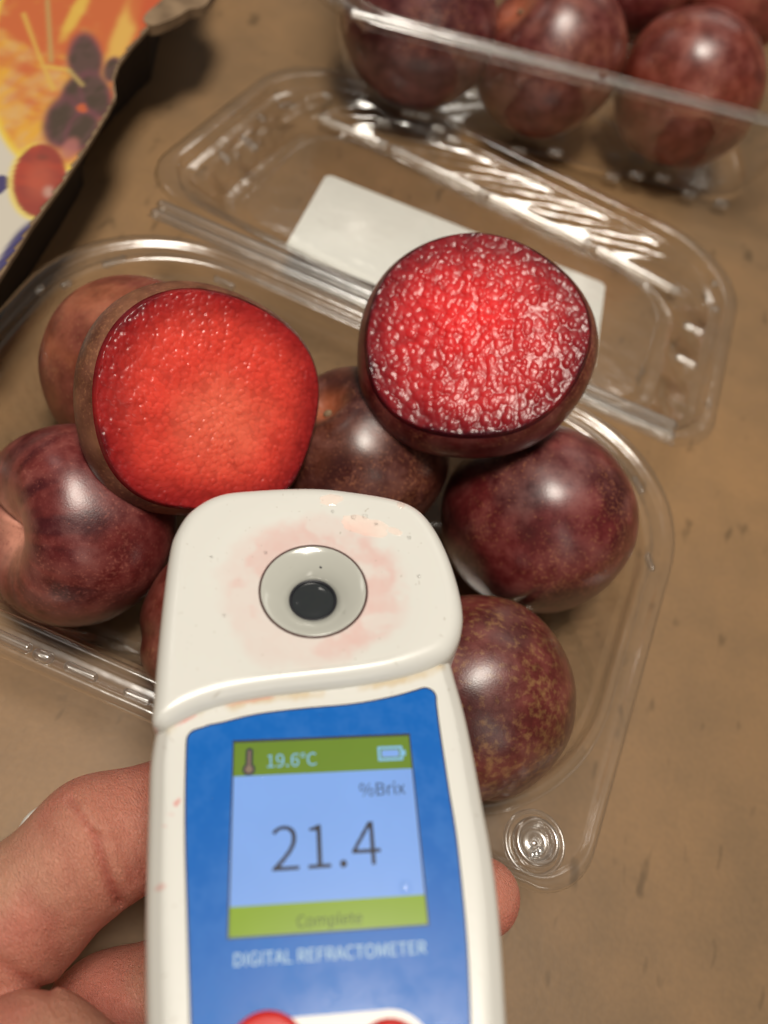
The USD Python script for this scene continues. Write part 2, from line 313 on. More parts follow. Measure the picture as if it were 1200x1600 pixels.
# ------------------------------------------------------------------ clear clamshell trays
def rrect(x0, y0, x1, y1, radii, n=22, side=26):
    """Rounded rectangle, counter-clockwise from the front-left corner; radii (fl, fr, br, bl)."""
    pts = []
    cs = [(x0, y0, 180, 1, 1), (x1, y0, 270, -1, 1), (x1, y1, 0, -1, -1), (x0, y1, 90, 1, -1)]
    arcs = []
    for (cx, cy, a0, sx, sy), r in zip(cs, radii):
        a = np.radians(np.linspace(a0, a0 + 90, n)); arcs.append(np.c_[cx + sx * r + r * np.cos(a), cy + sy * r + r * np.sin(a)])
    for k in range(4):
        pts.append(arcs[k]); e, s = arcs[k][-1], arcs[(k + 1) % 4][0]
        t = np.linspace(0, 1, side + 2)[1:-1, None]; pts.append(e + (s - e) * t)
    return np.vstack(pts)
def tub(x0, y0, x1, y1, zr, R, floor_in=15, lug=True, flute=1.1, seed=1):
    """Shell of one thermoformed half: outer lip, flange, step, fluted wall, floor with raised ribs."""
    rings = []
    def ring(ins, z, rad, fl=0):
        p = rrect(x0 + ins, y0 + ins, x1 - ins, y1 - ins, [max(r - (ins - 6) * .25, 4) for r in rad])
        if fl:
            nn = ring_normals(p); s = np.r_[0, np.cumsum(np.linalg.norm(np.diff(p, axis=0), axis=1))]
            p = p + nn * (fl * np.clip(np.cos(s / 13 * 2 * np.pi) * 1.6, -1, 1))[:, None]
        rings.append(np.c_[p, np.full(len(p), z)])
    out = (12, 12, R, R) if lug else (R, R, R, R)
    inn = (R, R, R, R)
    ring(-.5, zr - 3.0, out); ring(-.45, zr - 1.4, out); ring(-.1, zr - .5, out); ring(.7, zr, out); ring(1.6, zr + .05, out); ring(2.5, zr - .3, out); ring(3.1, zr - 1.0, out); ring(3.8, zr - 1.3, out)
    ring(6.0, zr - 1.3, inn); ring(6.4, zr - .6, inn); ring(7.0, zr + .3, inn); ring(7.9, zr + .6, inn); ring(8.8, zr + .3, inn); ring(9.4, zr - .6, inn); ring(9.7, zr - 2.0, inn); k_rim = len(rings)
    ring(9.9, zr - 3.5, inn); ring(10.4, zr - 4.4, inn); ring(11.4, zr - 4.8, inn); ring(11.9, zr - 5.6, inn)
    for k in range(1, 9):
        t = k / 8; ring(11.8 + (floor_in - 4) * t, zr - 5.6 - (zr - 5.6 - 4.0) * t, inn, flute * math.sin(math.pi * min(1, t * 1.15)) if t < .87 else 0)
    ring(floor_in + 9.5, 2.2, inn); ring(floor_in + 12.5, 1.4, inn); ring(floor_in + 16, 1.3, inn)
    c = np.array([(x0 + x1) / 2, (y0 + y1) / 2]); last = rings[-1]
    for s in (.85, .7, .55, .4, .25, .1):
        r = last.copy(); r[:, :2] = c + (last[:, :2] - c) * s
        r[:, 2] = 1.3 + 1.0 * np.clip(np.cos(r[:, 0] / 11 * np.pi) * 1.5, 0, 1) * (s < .8)
        rings.append(r)
    return rings_mesh(rings[k_rim - 1:], cap_centre=np.array([[*c, 1.3]])), rings_mesh(rings[:k_rim])

ZR = 32.0
T0 = np.array([-20.0, 122.0, 0.0])
tray = thing('clamshell_tray', 'open clear plastic clamshell under the white device, white sticker on its folded-back lid', 'plastic tray', T0)
fx0, fy0, fx1, fy1 = -126, 48, 88, 194
base_mesh, rim_mesh = tub(fx0, fy0, fx1, fy1, ZR, 44)
# the photo's right side leans in a little towards the front
def shape(v): 
    v = np.array(v, float); t = np.clip((194 - v[:, 1]) / 146, 0, 1); v[:, 0] -= np.clip(v[:, 0], 0, None) / 88 * 9.0 * t; return v - T0
obj('base', (shape(base_mesh[0]), base_mesh[1]), M['plastic'], tray, smooth=True)
obj('rim', (shape(rim_mesh[0]), rim_mesh[1]), M['plastic_rim'], tray, smooth=True)
# hinge beads along the back
for y, r, dz in ((196.0, 1.7, .0), (201.0, 2.0, -.5)):
    obj('hinge', capsule(np.array([-108, y, ZR + dz]) - T0, np.array([76, y + 2, ZR + dz]) - T0, r), M['plastic_bead'], tray)
strip = rings_mesh([[(-110, 193.8, ZR - .3), (78, 194.2, ZR - .3)], [(-110, 198.5, ZR - 1.2), (78, 200, ZR - 1.2)], [(-108, 203.5, ZR - .6), (77, 205, ZR - .6)]], close_last=False)
obj('hinge_strip', (np.array(strip[0]) - T0, strip[1]), M['plastic'], tray)
# front corner snap button and the bright beads along the front lip
B = on(838, 1316, ZR) - T0; B[2] = ZR
obj('snap_button', lathe([(r * .72, z * .8) for r, z in [(8.2, -1.0), (8.1, .4), (7.6, 1.3), (6.9, 1.6), (6.2, 1.4), (5.7, .5), (5.4, -1.2), (4.9, -2.0), (3.6, -2.1), (1.8, -1.9), (1.4, -1.3), (.9, -1.0), (.02, -.9)]], 56, B), M['plastic_snap'], tray)
obj('snap_collar', lathe([(7.9, -1.4), (7.7, -.8), (7.3, -.5), (6.9, -.8), (6.7, -1.4)], 48, B), M['plastic_bead'], tray)
for dx, dy in ((-.9, -1.2), (1.2, -2.0), (.3, -2.6), (1.9, -1.0)):
    sp_ = trimesh.creation.icosphere(2, .75); sp_.apply_scale([1, 1.3, .6]); sp_.apply_translation(B + [dx, dy, -1.3]); obj('snap_dimple', sp_, M['plastic_snap'], tray)
for k, (a, b, w) in enumerate((((-118, 51.5), (-64, 51.0), 1.5), ((-60.5, 50.8), (-58.5, 50.8), 1.6), ((-53, 51), (-47, 51), 1.3), ((-38, 51), (-33, 51), 1.0))):
    obj('rim_bead', capsule(np.array([*a, ZR + .3]) - T0, np.array([*b, ZR + .3]) - T0, w, 10), M['plastic_bead'], tray)
def near_tray(px, py, z): return on(px, py, z) - T0
for px0, px1 in (((165, 414), (192, 404)), ((338, 436), (362, 448)), ((992, 748), (1002, 768)), ((1012, 868), (1018, 888)), ((100, 447), (108, 443)), ((60, 455), (64, 450))):
    obj('wall_tab', capsule(near_tray(*px0, ZR - 3.5), near_tray(*px1, ZR - 3.5), 1.1, 10), M['plastic_bead'], tray)

# the lid, folded right back: its own axes run from the hinge (y = 0) to the far lip, dish downwards
LD, LW, DEP = 132.0, 98.0, 15.0
tilt = -math.asin((ZR - 1 - DEP - .6) / (LD + 4))
HP = np.array([-15.0, 202.0, ZR - 1.0])
RX = np.array([[1, 0, 0], [0, math.cos(tilt), -math.sin(tilt)], [0, math.sin(tilt), math.cos(tilt)]])
RZ = np.array([[math.cos(.06), math.sin(.06), 0], [-math.sin(.06), math.cos(.06), 0], [0, 0, 1]])
def lid_at(p): return np.asarray(p, float) @ (RZ @ RX).T + HP - T0
def lid_shell():
    rings = []
    def ring(ins, z, r):
        p = rrect(-108 + ins, ins, 106 - ins, LD - ins, [max(8, x) for x in (r * .5, r * .5, r, r)]); rings.append(np.c_[p, np.full(len(p), z)])
    ring(-.4, -2.2, 40); ring(0, -.4, 40); ring(1.0, .1, 40); ring(4.5, 0, 40); ring(5.4, -.8, 39); ring(5.8, -4.0, 39); ring(6.6, -4.8, 38); ring(8.4, -5.0, 37); ring(9.2, -5.8, 36)
    for t in np.linspace(.15, 1, 7):
        ring(9.2 + 9 * t, -5.8 - (DEP - 7.0) * t ** 1.2, 36 - 3 * t); p = rings[-1][:, :2]; nn = ring_normals(p)
        q_ = np.r_[0, np.cumsum(np.linalg.norm(np.diff(p, axis=0), axis=1))]; rings[-1][:, :2] = p + nn * (1.0 * math.sin(math.pi * t) * np.clip(2.2 * np.cos(q_ / 26 * 2 * np.pi) , -1, 1))[:, None]
    ring(19.5, -DEP + .5, 30); ring(21.5, -DEP, 28); ring(24.5, -DEP, 26); ring(25.5, -DEP + .9, 25); ring(26.5, -DEP + 1.0, 25)
    c = np.array([-2, LD / 2]); last = rings[-1]
    for s in (.8, .6, .4, .2, .05):
        r = last.copy(); r[:, :2] = c + (last[:, :2] - c) * s; r[:, 2] += .25 * (fbm(r / 18.0, 2, 5) - .5); rings.append(r)
    return rings_mesh(rings, cap_centre=np.array([[*c, -DEP + 1.0]]))
lm = lid_shell()
lid = obj('lid', (lid_at(lm[0]), lm[1]), M['plastic'], tray)
yb = LD - 20.0
for a, b in ((-84, -58), (-51, -10), (-4, 40), (47, 82)):
    bow = lambda x: yb - 3.2 * max(0, (abs(x + 1) - 60) / 24) ** 2
    obj('ridge', capsule(*lid_at([(a, bow(a), -DEP + 1.2), (b, bow(b), -DEP + 1.2)]), 1.9), M['plastic_bead'], lid)
    obj('ridge_knob', trimesh.Trimesh(*(lambda s: (s.vertices + lid_at([(b + 2.4, bow(b), -DEP + 1.2)]), s.faces))(trimesh.creation.icosphere(2, 2.1))), M['plastic_bead'], lid)
for p, q in (((97, 80), (91, 81)), ((97, 58), (91, 59)), ((-98, 95), (-95, 100)), ((-98, 62), (-92, 60)), ((-99, 46), (-96, 45)), ((-88, 118), (-87, 120)), ((-100, 80), (-99, 81)), ((98, 118), (98, 120)), ((101, 100), (100, 102))):
    obj('ridge', capsule(*lid_at([(*p, -8.5), (*q, -9.0)]), 1.4, 10), M['plastic_bead'], lid)
lab = Polygon(rrect(-55, 28, 68, 84, (3, 3, 3, 3), 8, 2))
lb = prism(lab, -DEP - .35, -DEP - .15)
obj('label_sticker', trimesh.Trimesh(lid_at(lb.vertices @ np.array([[math.cos(.14), math.sin(.14), 0], [-math.sin(.14), math.cos(.14), 0], [0, 0, 1]])), lb.faces), M['label'], tray, smooth=False)

# the second tray behind
ang = math.radians(16.5)
RB = np.array([[math.cos(ang), -math.sin(ang), 0], [math.sin(ang), math.cos(ang), 0], [0, 0, 1]])
ZB = 55.0
PB = on(460, 4, ZB); PB[2] = 0
tray2 = thing('clamshell_tray', 'second clear plastic tray full of whole plums at the back, beyond the folded lid', 'plastic tray', PB, RB)
t2 = tub(0, 0, 250, 160, ZB, 34, lug=False, seed=4)
obj('base', t2[0], M['plastic'], tray2)
obj('rim', t2[1], M['plastic_rim'], tray2)
for a, b, zz in ((22, 120, 0), (125, 235, 0)):
    obj('rim_bead', capsule((a, 3, ZB + .2), (b, 3, ZB + .2), 1.5), M['plastic_bead'], tray2)
for x in (42, 52, 58, 66, 74, 104, 120, 150, 160, 172, 188, 205):
    obj('wall_tab', capsule((x, 17, 8 + 4 * math.sin(x)), (x + 4, 17, 8 + 4 * math.sin(x)), 2.0, 10), M['plastic_bead'], tray2)

# ------------------------------------------------------------------ plums
ICO = trimesh.creation.icosphere(5)
def unit(v): v = np.asarray(v, float); return v / np.linalg.norm(v)
def plum_verts(R, ax, cav, wid, groove, seed, dirs, gdir=None):
    ax = unit(ax); c = dirs @ ax; th = np.arccos(np.clip(c, -1, 1))
    ref = unit(np.cross(ax, gdir if gdir is not None else [.3, -.2, .9])); ref2 = np.cross(ax, ref)
    ph = np.arctan2(dirs @ ref, dirs @ ref2)
    r = 1 - .05 * c ** 2 - cav * np.exp(-(th / wid) ** 2) - groove * np.exp(-(ph / .16) ** 2) * np.sin(th) ** .5 + .085 * (fbm(dirs * 1.3 + seed * 7.1, 2, seed) - .5)
    return dirs * (R * r)[:, None], th, ph
def make_plum(label, cat, c, R, ax, base, alt, skin, cav=.22, wid=.42, groove=.045, seed=1, cavcol=(.45, .13, .06), stripe=0., group=None, gdir=None):
    v, th, ph = plum_verts(R, ax, cav, wid, groove, seed, ICO.vertices, gdir)
    d = ICO.vertices
    n = fbm(d * 2.2 + seed, 3, seed); col = mixc(base, alt, smoothstep(.38, .68, n))
    if stripe:
        s = fbm(np.c_[np.cos(ph) * 5, np.sin(ph) * 5, th * .6] * 1.6 + seed, 3, seed + 3)
        col = mixc(col, (.30, .055, .045), stripe * smoothstep(.45, .62, s) * smoothstep(2.4, .5, th))
    col = mixc(col, cavcol, smoothstep(wid * 1.25, wid * .35, th + .18 * (n - .5)))
    t = thing('plum', label, cat, c, group=group or ('whole plums in the back tray' if c[1] > 250 else 'whole plums in the front tray'))
    obj('skin', (v, ICO.faces), skin, t, col=col)
    if .1 < cav < .45:                                            # the dry stem scar at the bottom of the stem cavity
        a = unit(ax); p = a * R * (1 - .05 - cav) ; s = trimesh.creation.icosphere(2, 1.3); s.apply_scale([1, 1, .6])
        s.apply_transform(trimesh.geometry.align_vectors([0, 0, 1], a)); s.apply_translation(p + a * .2); obj('stem_scar', s, M['card'], t)
    return t
MAR, DRK, RED, TAN, ORG = (.15, .018, .020), (.075, .012, .014), (.20, .026, .022), (.20, .075, .04), (.34, .10, .045)
make_plum('whole plum with a dusty orange-brown skin, behind the left cut half', 'plum', (-84, 138, 29), 27, (.8, .3, -.4), (.19, .045, .026), (.30, .09, .04), M['skin_tan'], seed=2)
make_plum('whole dark red striped plum with a pale orange stem hollow, at the left edge', 'plum', (-72.5, 86, 28.5), 26.5, RW @ np.array([-.66, -.08, .74]), (.085, .011, .015), (.15, .020, .020), M['skin_stripe'], cav=.46, wid=.56, groove=.11, seed=5, cavcol=(.70, .34, .24), stripe=.45, gdir=(.1, -.9, .4))
make_plum('whole dark brown plum with a lobed top, between the two cut halves', 'plum', on(557, 712, 30), 27.0, RW @ np.array([-.42, .60, .68]), (.070, .016, .013), (.12, .034, .018), M['skin_fine'], cav=.28, wid=.33, groove=.08, seed=8, cavcol=(.40, .12, .05))
make_plum('whole shiny purple-red plum below the right cut half, nearest the right wall of the tray', 'plum', (42.6, 145.7, 31), 28.6, (-.2, .9, -.35), MAR, DRK, M['skin_fine'], seed=11)
c_ = on(735, 1090, 29)
make_plum('whole plum densely speckled olive-yellow, beside the right edge of the white device', 'plum', c_, 27.5, (-.5, .7, -.5), (.13, .022, .018), (.085, .018, .016), M['skin_speckled'], seed=14)
make_plum('whole red plum, only a sliver showing left of the white device head', 'plum', on(372, 985, 27), 25, (.3, .5, -.8), (.16, .03, .02), (.22, .05, .03), M['skin_fine'], seed=17)
for px, py, R, z, lab, sk, b, a_, ax in (
        (1075, 142, 33, 37, 'whole reddish-brown plum at the front right corner of the back tray', M['skin_fine'], (.22, .04, .022), (.16, .028, .02), (-.5, .6, -.3)),
        (858, 88, 33, 36, 'whole plum in the middle of the front row of the back tray', M['skin_fine'], (.13, .022, .02), (.19, .05, .03), (-.6, -.2, .5)),
        (655, 38, 34, 36, 'whole dark plum at the left end of the back tray', M['skin_fine'], (.12, .018, .022), (.08, .014, .018), (.1, .6, .4)),
        (985, -42, 30, 48, 'whole bright red plum deep in the back tray, just a strip at the top edge', M['skin_fine'], (.24, .022, .022), (.15, .018, .02), (.4, .6, -.5)),
        (1150, -22, 32, 50, 'whole pinkish plum at the top right, behind the front right plum', M['skin_tan'], (.32, .07, .05), (.26, .05, .035), (.5, .6, .1))):
    make_plum(lab, 'plum', on(px, py, z), R, ax, b, a_, sk, seed=int(px) % 37)

def granules(P, spacing, seed, stretch=(1.0, 1.0)):
    """Height of a field of round juice sacs (domes) over the points P (n, 2)."""
    r = np.random.default_rng(seed); R = np.abs(P).max() + 3
    n = int((2 * R) ** 2 / spacing ** 2 * 1.25)
    S = r.uniform(-R, R, (n, 2)); size = spacing * r.uniform(.55, 1.15, n); amp = r.uniform(.25, 1.0, n) ** 1.5
    t = cKDTree(S * stretch); d, k = t.query(P * np.asarray(stretch), k=4)
    h = np.zeros(len(P))
    for j in range(4):
        h = np.maximum(h, amp[k[:, j]] * np.clip(1 - (d[:, j] / size[k[:, j]]) ** 2, 0, 1) ** .8)
    return h
def make_half(label, c, normal, up, outline, depth, spacing, hgt, cols, skin, skcol, seed, stretch=(1, 1), dome=1.2, bulge=.17):
    """Half a fruit: a cut face of wet flesh (local +z) over a rounded back of skin (local -z)."""
    z = unit(normal); x = unit(np.cross(up, z)); y = np.cross(z, x)
    rot = np.stack([x, y, z], 1)
    t = thing('plum_half', label, 'cut plum', c, rot)
    n = 560; a = np.arange(n) * 2 * np.pi / n
    rad = outline(a)
    E = np.c_[rad * np.cos(a), rad * np.sin(a)]
    ss = np.r_[np.linspace(0.004, .94, 130), np.linspace(.945, 1.0, 22)]
    XY = np.vstack([E * s for s in ss]); S = np.repeat(ss, n); A = np.tile(a, len(ss))
    hh = granules(XY, spacing, seed, stretch) * .85 + granules(XY, spacing * .6, seed + 1, stretch) * .2
    big = fbm(np.c_[XY / 9.0, np.zeros(len(XY))] + seed, 3, seed)
    Z = dome * (1 - S ** 2) + hh * hgt * smoothstep(1.0, .96, S) * (.55 + .9 * big) - 1.1 * smoothstep(.965, 1.0, S) ** 2 + (big - .5) * .9
    edge = S + .10 * (fbm(np.c_[np.cos(A) * 3, np.sin(A) * 3, S * 4] + seed, 3, seed + 5) - .5) + .10 * (big - .5)
    cc = np.array(cols[0]), np.array(cols[1]), np.array(cols[2]), np.array(cols[3])
    off = np.hypot(XY[:, 0] - cols[4][0], XY[:, 1] - cols[4][1]) / rad.mean()
    col = mixc(cc[0], cc[1], smoothstep(.05, .62, off + .25 * (big - .5)))
    col = mixc(col, cc[2], smoothstep(.58, .95, edge)); col = mixc(col, cc[3], smoothstep(.93, 1.0, edge))
    fib = fbm(np.c_[np.cos(A) * 9, np.sin(A) * 9, S * 2.0] + seed, 3, seed + 9); col = col * ((.86 + .28 * fib) * (.86 + .2 * smoothstep(.02, .6, hh)))[:, None]
    v, f = rings_mesh(np.c_[XY, Z].reshape(len(ss), n, 3)[::-1], cap_centre=np.array([[0, 0, dome + Z[:n].mean() - dome]]))
    col = col.reshape(len(ss), n, 3)[::-1].reshape(-1, 3); col = np.vstack([col, cc[0]])
    obj('flesh', (v, f), M['flesh'], t, col=col)
    ph = np.linspace(0, np.pi / 2 * .999, 46); rings, cl = [], []
    for p in ph:
        k = math.cos(p) ** .8 * (1 + bulge * math.sin(2 * p)); zz = -1.0 - depth * math.sin(p) ** 1.05
        rings.append(np.c_[E * k, np.full(n, zz)])
    R_ = np.array(rings)[:, ::4][::-1]; vv = R_.reshape(-1, 3); d = vv / np.linalg.norm(vv, axis=1)[:, None]
    nn = fbm(d * 3 + seed, 3, seed)
    v2, f2 = rings_mesh(R_)
    obj('skin', (v2, f2), skin, t, col=mixc(skcol[0], skcol[1], smoothstep(.4, .65, nn)))
    return t
# left half: face slightly squarish, turned to the right of the lens
cL = at(338, 636, 203)
nL = unit(EYE - cL); rightw, upw = RW @ np.array([1, 0, 0]), RW @ np.array([0, 1, 0])
oL = lambda a: 28.4 * (1 + .035 * np.cos(2 * a + .2) - .03 * np.cos(4 * a + .5) + .03 * np.cos(a - 2.2) + .012 * np.sin(5 * a))
make_half('cut plum half with a bright orange-red face, left of the two halves', cL, nL + .42 * rightw - .01 * upw, upw, oL, 21, 1.0, .30,
          ((.94, .16, .095), (.80, .070, .046), (.36, .018, .018), (.16, .008, .012), (1.5, -4)), M['skin_tan'], ((.14, .05, .026), (.22, .095, .045)), 21, bulge=.22)
cR = at(741, 521, 217)
nR = unit(EYE - cR)
oR = lambda a: 29.2 * (1 + .015 * np.cos(2 * a - .5) - .008 * np.cos(4 * a + .9) + .02 * np.cos(3 * a + .5) + .01 * np.sin(5 * a + 1))
make_half('cut plum half with a wet glistening crimson face, topmost of the pile on the right', cR, nR + .40 * upw + .03 * rightw, upw, oR, 23, 1.55, .58,
          ((.86, .030, .032), (.57, .026, .030), (.23, .012, .018), (.06, .006, .012), (-1.0, 4)), M['skin_fine'], ((.10, .007, .010), (.15, .010, .012)), 33, bulge=.24, stretch=(1.1, .9))

# ------------------------------------------------------------------ the refractometer (own axes: x right, y towards its head, z out of its face; 0,0 = screen's top left)
U = 27.0
DW = np.array([[0.90521494, -0.39529234, -0.1559804], [0.40944896, 0.90955353, 0.07116128], [0.11374301, -0.12828226, 0.98519348]])
DO = EYE + np.array([-0.2477026, 1.21995617, -4.82372036]) * U
def D(px, py, h=0.0):
    d = ray(px, py); n = DW[:, 2]; s = (n @ (DO + n * h - EYE)) / (n @ d)
    return (DW.T @ (EYE + d * s - DO))[:2]
def Ds(pts, h=0.0): return np.array([D(*p, h) for p in pts])
dev = thing('refractometer', 'white handheld digital refractometer with a blue face and a lit screen reading 21.4', 'refractometer', DO, DW)

WELL = D(490, 920, 2.2); WR = np.linalg.norm(D(577, 917, 2.2) - D(405, 919, 2.2)) / 2
head_px = [(262, 868), (272, 832), (296, 797), (340, 772), (400, 764), (490, 761), (560, 768), (620, 779), (655, 795), (680, 823), (702, 866), (718, 915), (725, 955), (723, 985), (715, 1008), (700, 1028), (664, 1045), (610, 1060), (548, 1070), (480, 1078), (415, 1086), (350, 1098), (305, 1113), (275, 1128), (257, 1135), (241, 1133), (235, 1122), (238, 1090), (245, 1010), (253, 935)]
head_out = smooth_poly(Ds(head_px, 1.2), 900)
N = 840
def side_rings(out, profile, centre):
    pg = Polygon(out).buffer(0); rs = []
    for i, z in profile:
        e = np.array(pg.buffer(-i, quad_segs=16).exterior.coords)[:-1]
        e = e[::-1] if not Polygon(e).exterior.is_ccw else e
        L = LineString(np.vstack([e, e[:1]])); e = np.array([L.interpolate(t, normalized=True).coords[0] for t in np.linspace(0, 1, 1600, endpoint=False)])
        rs.append(np.c_[by_angle(e, centre, len(out)), np.full(len(out), z)])
    return rs
ho = by_angle(head_out, WELL, N)
prof = [(1.2, -17.5), (.3, -16.8), (0, -15.5), (0, -9), (0, -1.0), (.1, .2), (.35, .9), (.75, 1.55), (1.25, 2.05), (1.8, 2.4), (2.4, 2.62), (3.0, 2.7)]
hr = side_rings(ho, prof, WELL); last = hr[-1][:, :2]
th = np.arange(N) * 2 * np.pi / N; circ = WELL + WR * np.c_[np.cos(th), np.sin(th)]
def dish(r): return -.75 * smoothstep(WR + 11.5, WR + 1.5, r)
for s in np.linspace(.02, 1, 90):
    p = last + (circ - last) * s; r = np.hypot(*(p - WELL).T); hr.append(np.c_[p, 2.7 + dish(r)])
hr.append(np.c_[WELL + (circ - WELL) * .985, np.full(N, 1.7)]); hr.append(np.c_[WELL + (circ - WELL) * .98, np.full(N, .6)])
hv, hf = rings_mesh(hr)
WHITE, PINK, GRIME = np.array([.74, .73, .685]), np.array([.74, .47, .43]), np.array([.62, .48, .28])
def stains(v):
    p = v[:, :2]; r = np.hypot(*(p - WELL).T); a = np.arctan2(*(p - WELL).T[::-1])
    n = fbm(np.c_[p / 5.0, np.zeros(len(p))] + 3, 4, 4); n2 = fbm(np.c_[p / 1.6, np.zeros(len(p))], 3, 9)
    ring = smoothstep(WR + 7.5, WR + 4.0, r + 6.0 * (n - .5)) * (.40 + .60 * smoothstep(.42, .64, n + .16 * np.cos(a - .8) + .10 * np.cos(2 * a + .6)))
    col = mixc(WHITE, PINK, np.clip(.66 * ring * (.75 + .5 * n2), 0, 1) * (v[:, 2] > .5))
    sp = fbm(np.c_[p / .6, np.zeros(len(p))] + 31, 2, 12); return mixc(col, (.36, .30, .22), .5 * smoothstep(.87, .92, sp) * (v[:, 2] > 2.0))
obj('head', (hv, hf), M['white'], dev, col=stains(hv))
# juice lying on the head, thin domed puddles
def puddle(c, rx, ry, rot, seed, h=.13, z0=1.9, n=40):
    a = np.arange(n) * 2 * np.pi / n; w = 1 + .35 * (fbm(np.c_[np.cos(a) * 1.5, np.sin(a) * 1.5, np.full(n, seed)], 3, seed) - .5) * 2
    E = np.c_[rx * w * np.cos(a), ry * w * np.sin(a)]; cr, sr = math.cos(rot), math.sin(rot); E = E @ np.array([[cr, sr], [-sr, cr]])
    rings = []
    for s in (1, .94, .85, .7, .45, .2):
        p = c + E * s; r = np.hypot(*(p - WELL).T); rings.append(np.c_[p, z0 + dish(r) + h * (1 - s ** 4)])
    cz = np.hypot(*(c - WELL)); return rings_mesh(rings, cap_centre=np.array([[*c, z0 + dish(cz) + h]]))
for k, (px, py, rx, ry, rot) in enumerate(((518, 782, 2.3, 1.2, .1), (574, 822, 4.2, 2.0, -.35), (627, 791, .75, .75, 0), (617, 831, 1.3, .7, -.4))):
    obj('juice_puddle', puddle(D(px, py, 2.4), rx, ry, rot, 3 + k, z0=2.72), M['juice'], dev)
for px, py, r in ((553, 807, .45), (571, 806, .5), (520, 798, .3), (640, 840, .35), (415, 860, .3), (330, 870, .25), (588, 818, .3), (655, 900, .3), (350, 960, .25)):
    obj('juice_drop', puddle(D(px, py, 2.7), r, r, 0, 5, h=.2, z0=2.72, n=16), M['water'], dev)
# sample well: dark gap, pale cone, black prism
obj('well_gap', (lambda m: (m[0] + [*WELL, 0], m[1]))(lathe([(WR * .986, 1.2), (WR * .986, 1.97), (WR * .957, 1.97), (WR * .957, 1.0)], 120)), M['gap'], dev)
cone = [(WR * .96, 1.3), (WR * .96, 1.9), (WR * .945, 2.02), (WR * .92, 2.0), (WR * .85, 1.75), (WR * .76, 1.3), (WR * .66, .75), (WR * .57, .1), (WR * .50, -.6), (WR * .455, -1.2), (WR * .43, -1.9), (WR * .43, -2.8)]
obj('sample_well', (lambda m: (m[0] + [*WELL, 0], m[1]))(lathe(cone, 120)), M['steel'], dev)
LZ = -2.0
pr = lathe([(WR * .438, LZ - .6), (WR * .438, LZ + .15), (WR * .425, LZ + .3), (WR * .40, LZ + .3), (WR * .385, LZ + .1), (WR * .30, LZ + .35), (WR * .15, LZ + .5), (.01, LZ + .55)], 96)
obj('prism_rim', (lambda m: (m[0] + [*WELL, 0], m[1]))(lathe([(WR * .445, LZ + .0), (WR * .44, LZ + .55), (WR * .42, LZ + .62), (WR * .395, LZ + .5), (WR * .39, LZ + .1)], 96)), M['black'], dev)
obj('prism', (pr[0] + [*WELL, 0], pr[1]), M['lens'], dev)
for (dx, dy, r, k) in ((1.5, 5.9, .32, 'gap'), (-3.9, 5.6, .3, 'water'), (-4.5, 3.0, .28, 'water'), (5.3, -4.4, .4, 'water'), (2.9, 2.1, .2, 'water'), (5.9, 1.0, .22, 'water'), (-6.3, -.6, .14, 'gap'), (3.4, 7.0, .14, 'gap')):
    rr_ = math.hypot(dx, dy) / 10.3 * WR; s = trimesh.creation.icosphere(2, r); s.apply_scale([1, 1.7, .5])
    zc = np.interp(rr_, [c[0] for c in cone[::-1][1:]], [c[1] for c in cone[::-1][1:]])
    s.apply_translation([WELL[0] + dx, WELL[1] + dy, zc + .1]); obj('residue', s, M['black' if k == 'gap' else k], dev)

# body below the head
body_px = [(310, 980), (280, 1050), (248, 1110), (232, 1180), (228, 1260), (225, 1350), (223, 1440), (223, 1530), (224, 1620), (228, 1800), (240, 1950), (300, 2060), (480, 2100), (700, 2070), (790, 1990), (812, 1850), (806, 1700), (797, 1600), (791, 1500), (784, 1415), (773, 1330), (758, 1250), (743, 1170), (730, 1110), (716, 1060), (704, 1020), (680, 960)]
bo = smooth_poly(Ds(body_px, -1.5), 1200)
BC = D(500, 1330)
bo = by_angle(bo, BC, N)
bprof = [(3, -14.5), (1.2, -14), (.3, -12.8), (0, -11), (0, -4.6), (.2, -3.2), (.7, -2.1), (1.3, -1.4), (2.0, -.85), (2.45, -.35), (2.85, -.08), (3.4, .0), (4.0, .02)]
br = side_rings(bo, bprof, BC); last = br[-1][:, :2]
for s in np.linspace(.02, .995, 110): br.append(np.c_[last + (BC - last) * s, np.full(N, .02)])
bv, bf = rings_mesh(br)
ht = cKDTree(head_out)
dd = ht.query(bv[:, :2])[0]; n1 = fbm(np.c_[bv[:, :2] / 4.0, np.zeros(len(bv))] + 9, 3, 21); n2 = fbm(np.c_[bv[:, :2] / 1.2, np.zeros(len(bv))], 3, 22)
bcol = mixc(WHITE, GRIME, .75 * smoothstep(1.5, .2, dd + 1.2 * (n2 - .5)) * smoothstep(.35, .55, n1))
for px, py, rx, ry, rot, st in ((285, 1122, 2.1, .75, .35, .9), (385, 1095, 4.0, .35, .12, .6), (277, 1254, .7, .28, 1.0, .8), (266, 1273, .3, .25, 0, .6), (250, 1385, .55, .5, 0, .4), (258, 1290, .2, .2, 0, .6), (262, 1200, .15, .15, 0, .5)):
    q = bv[:, :2] - D(px, py); cr, sr = math.cos(rot), math.sin(rot); q = np.c_[q @ [cr, sr] / rx, q @ [-sr, cr] / ry]
    bcol = mixc(bcol, (.70, .16, .13), st * smoothstep(1.15, .8, np.hypot(*q.T) + .5 * (n2 - .5)))
sp = fbm(np.c_[bv[:, :2] / .5, np.zeros(len(bv))] + 55, 2, 12); bcol = mixc(bcol, (.36, .30, .22), .5 * smoothstep(.88, .93, sp) * (bv[:, 2] > -1.0))
obj('body', (bv, bf), M['white'], dev, col=bcol)

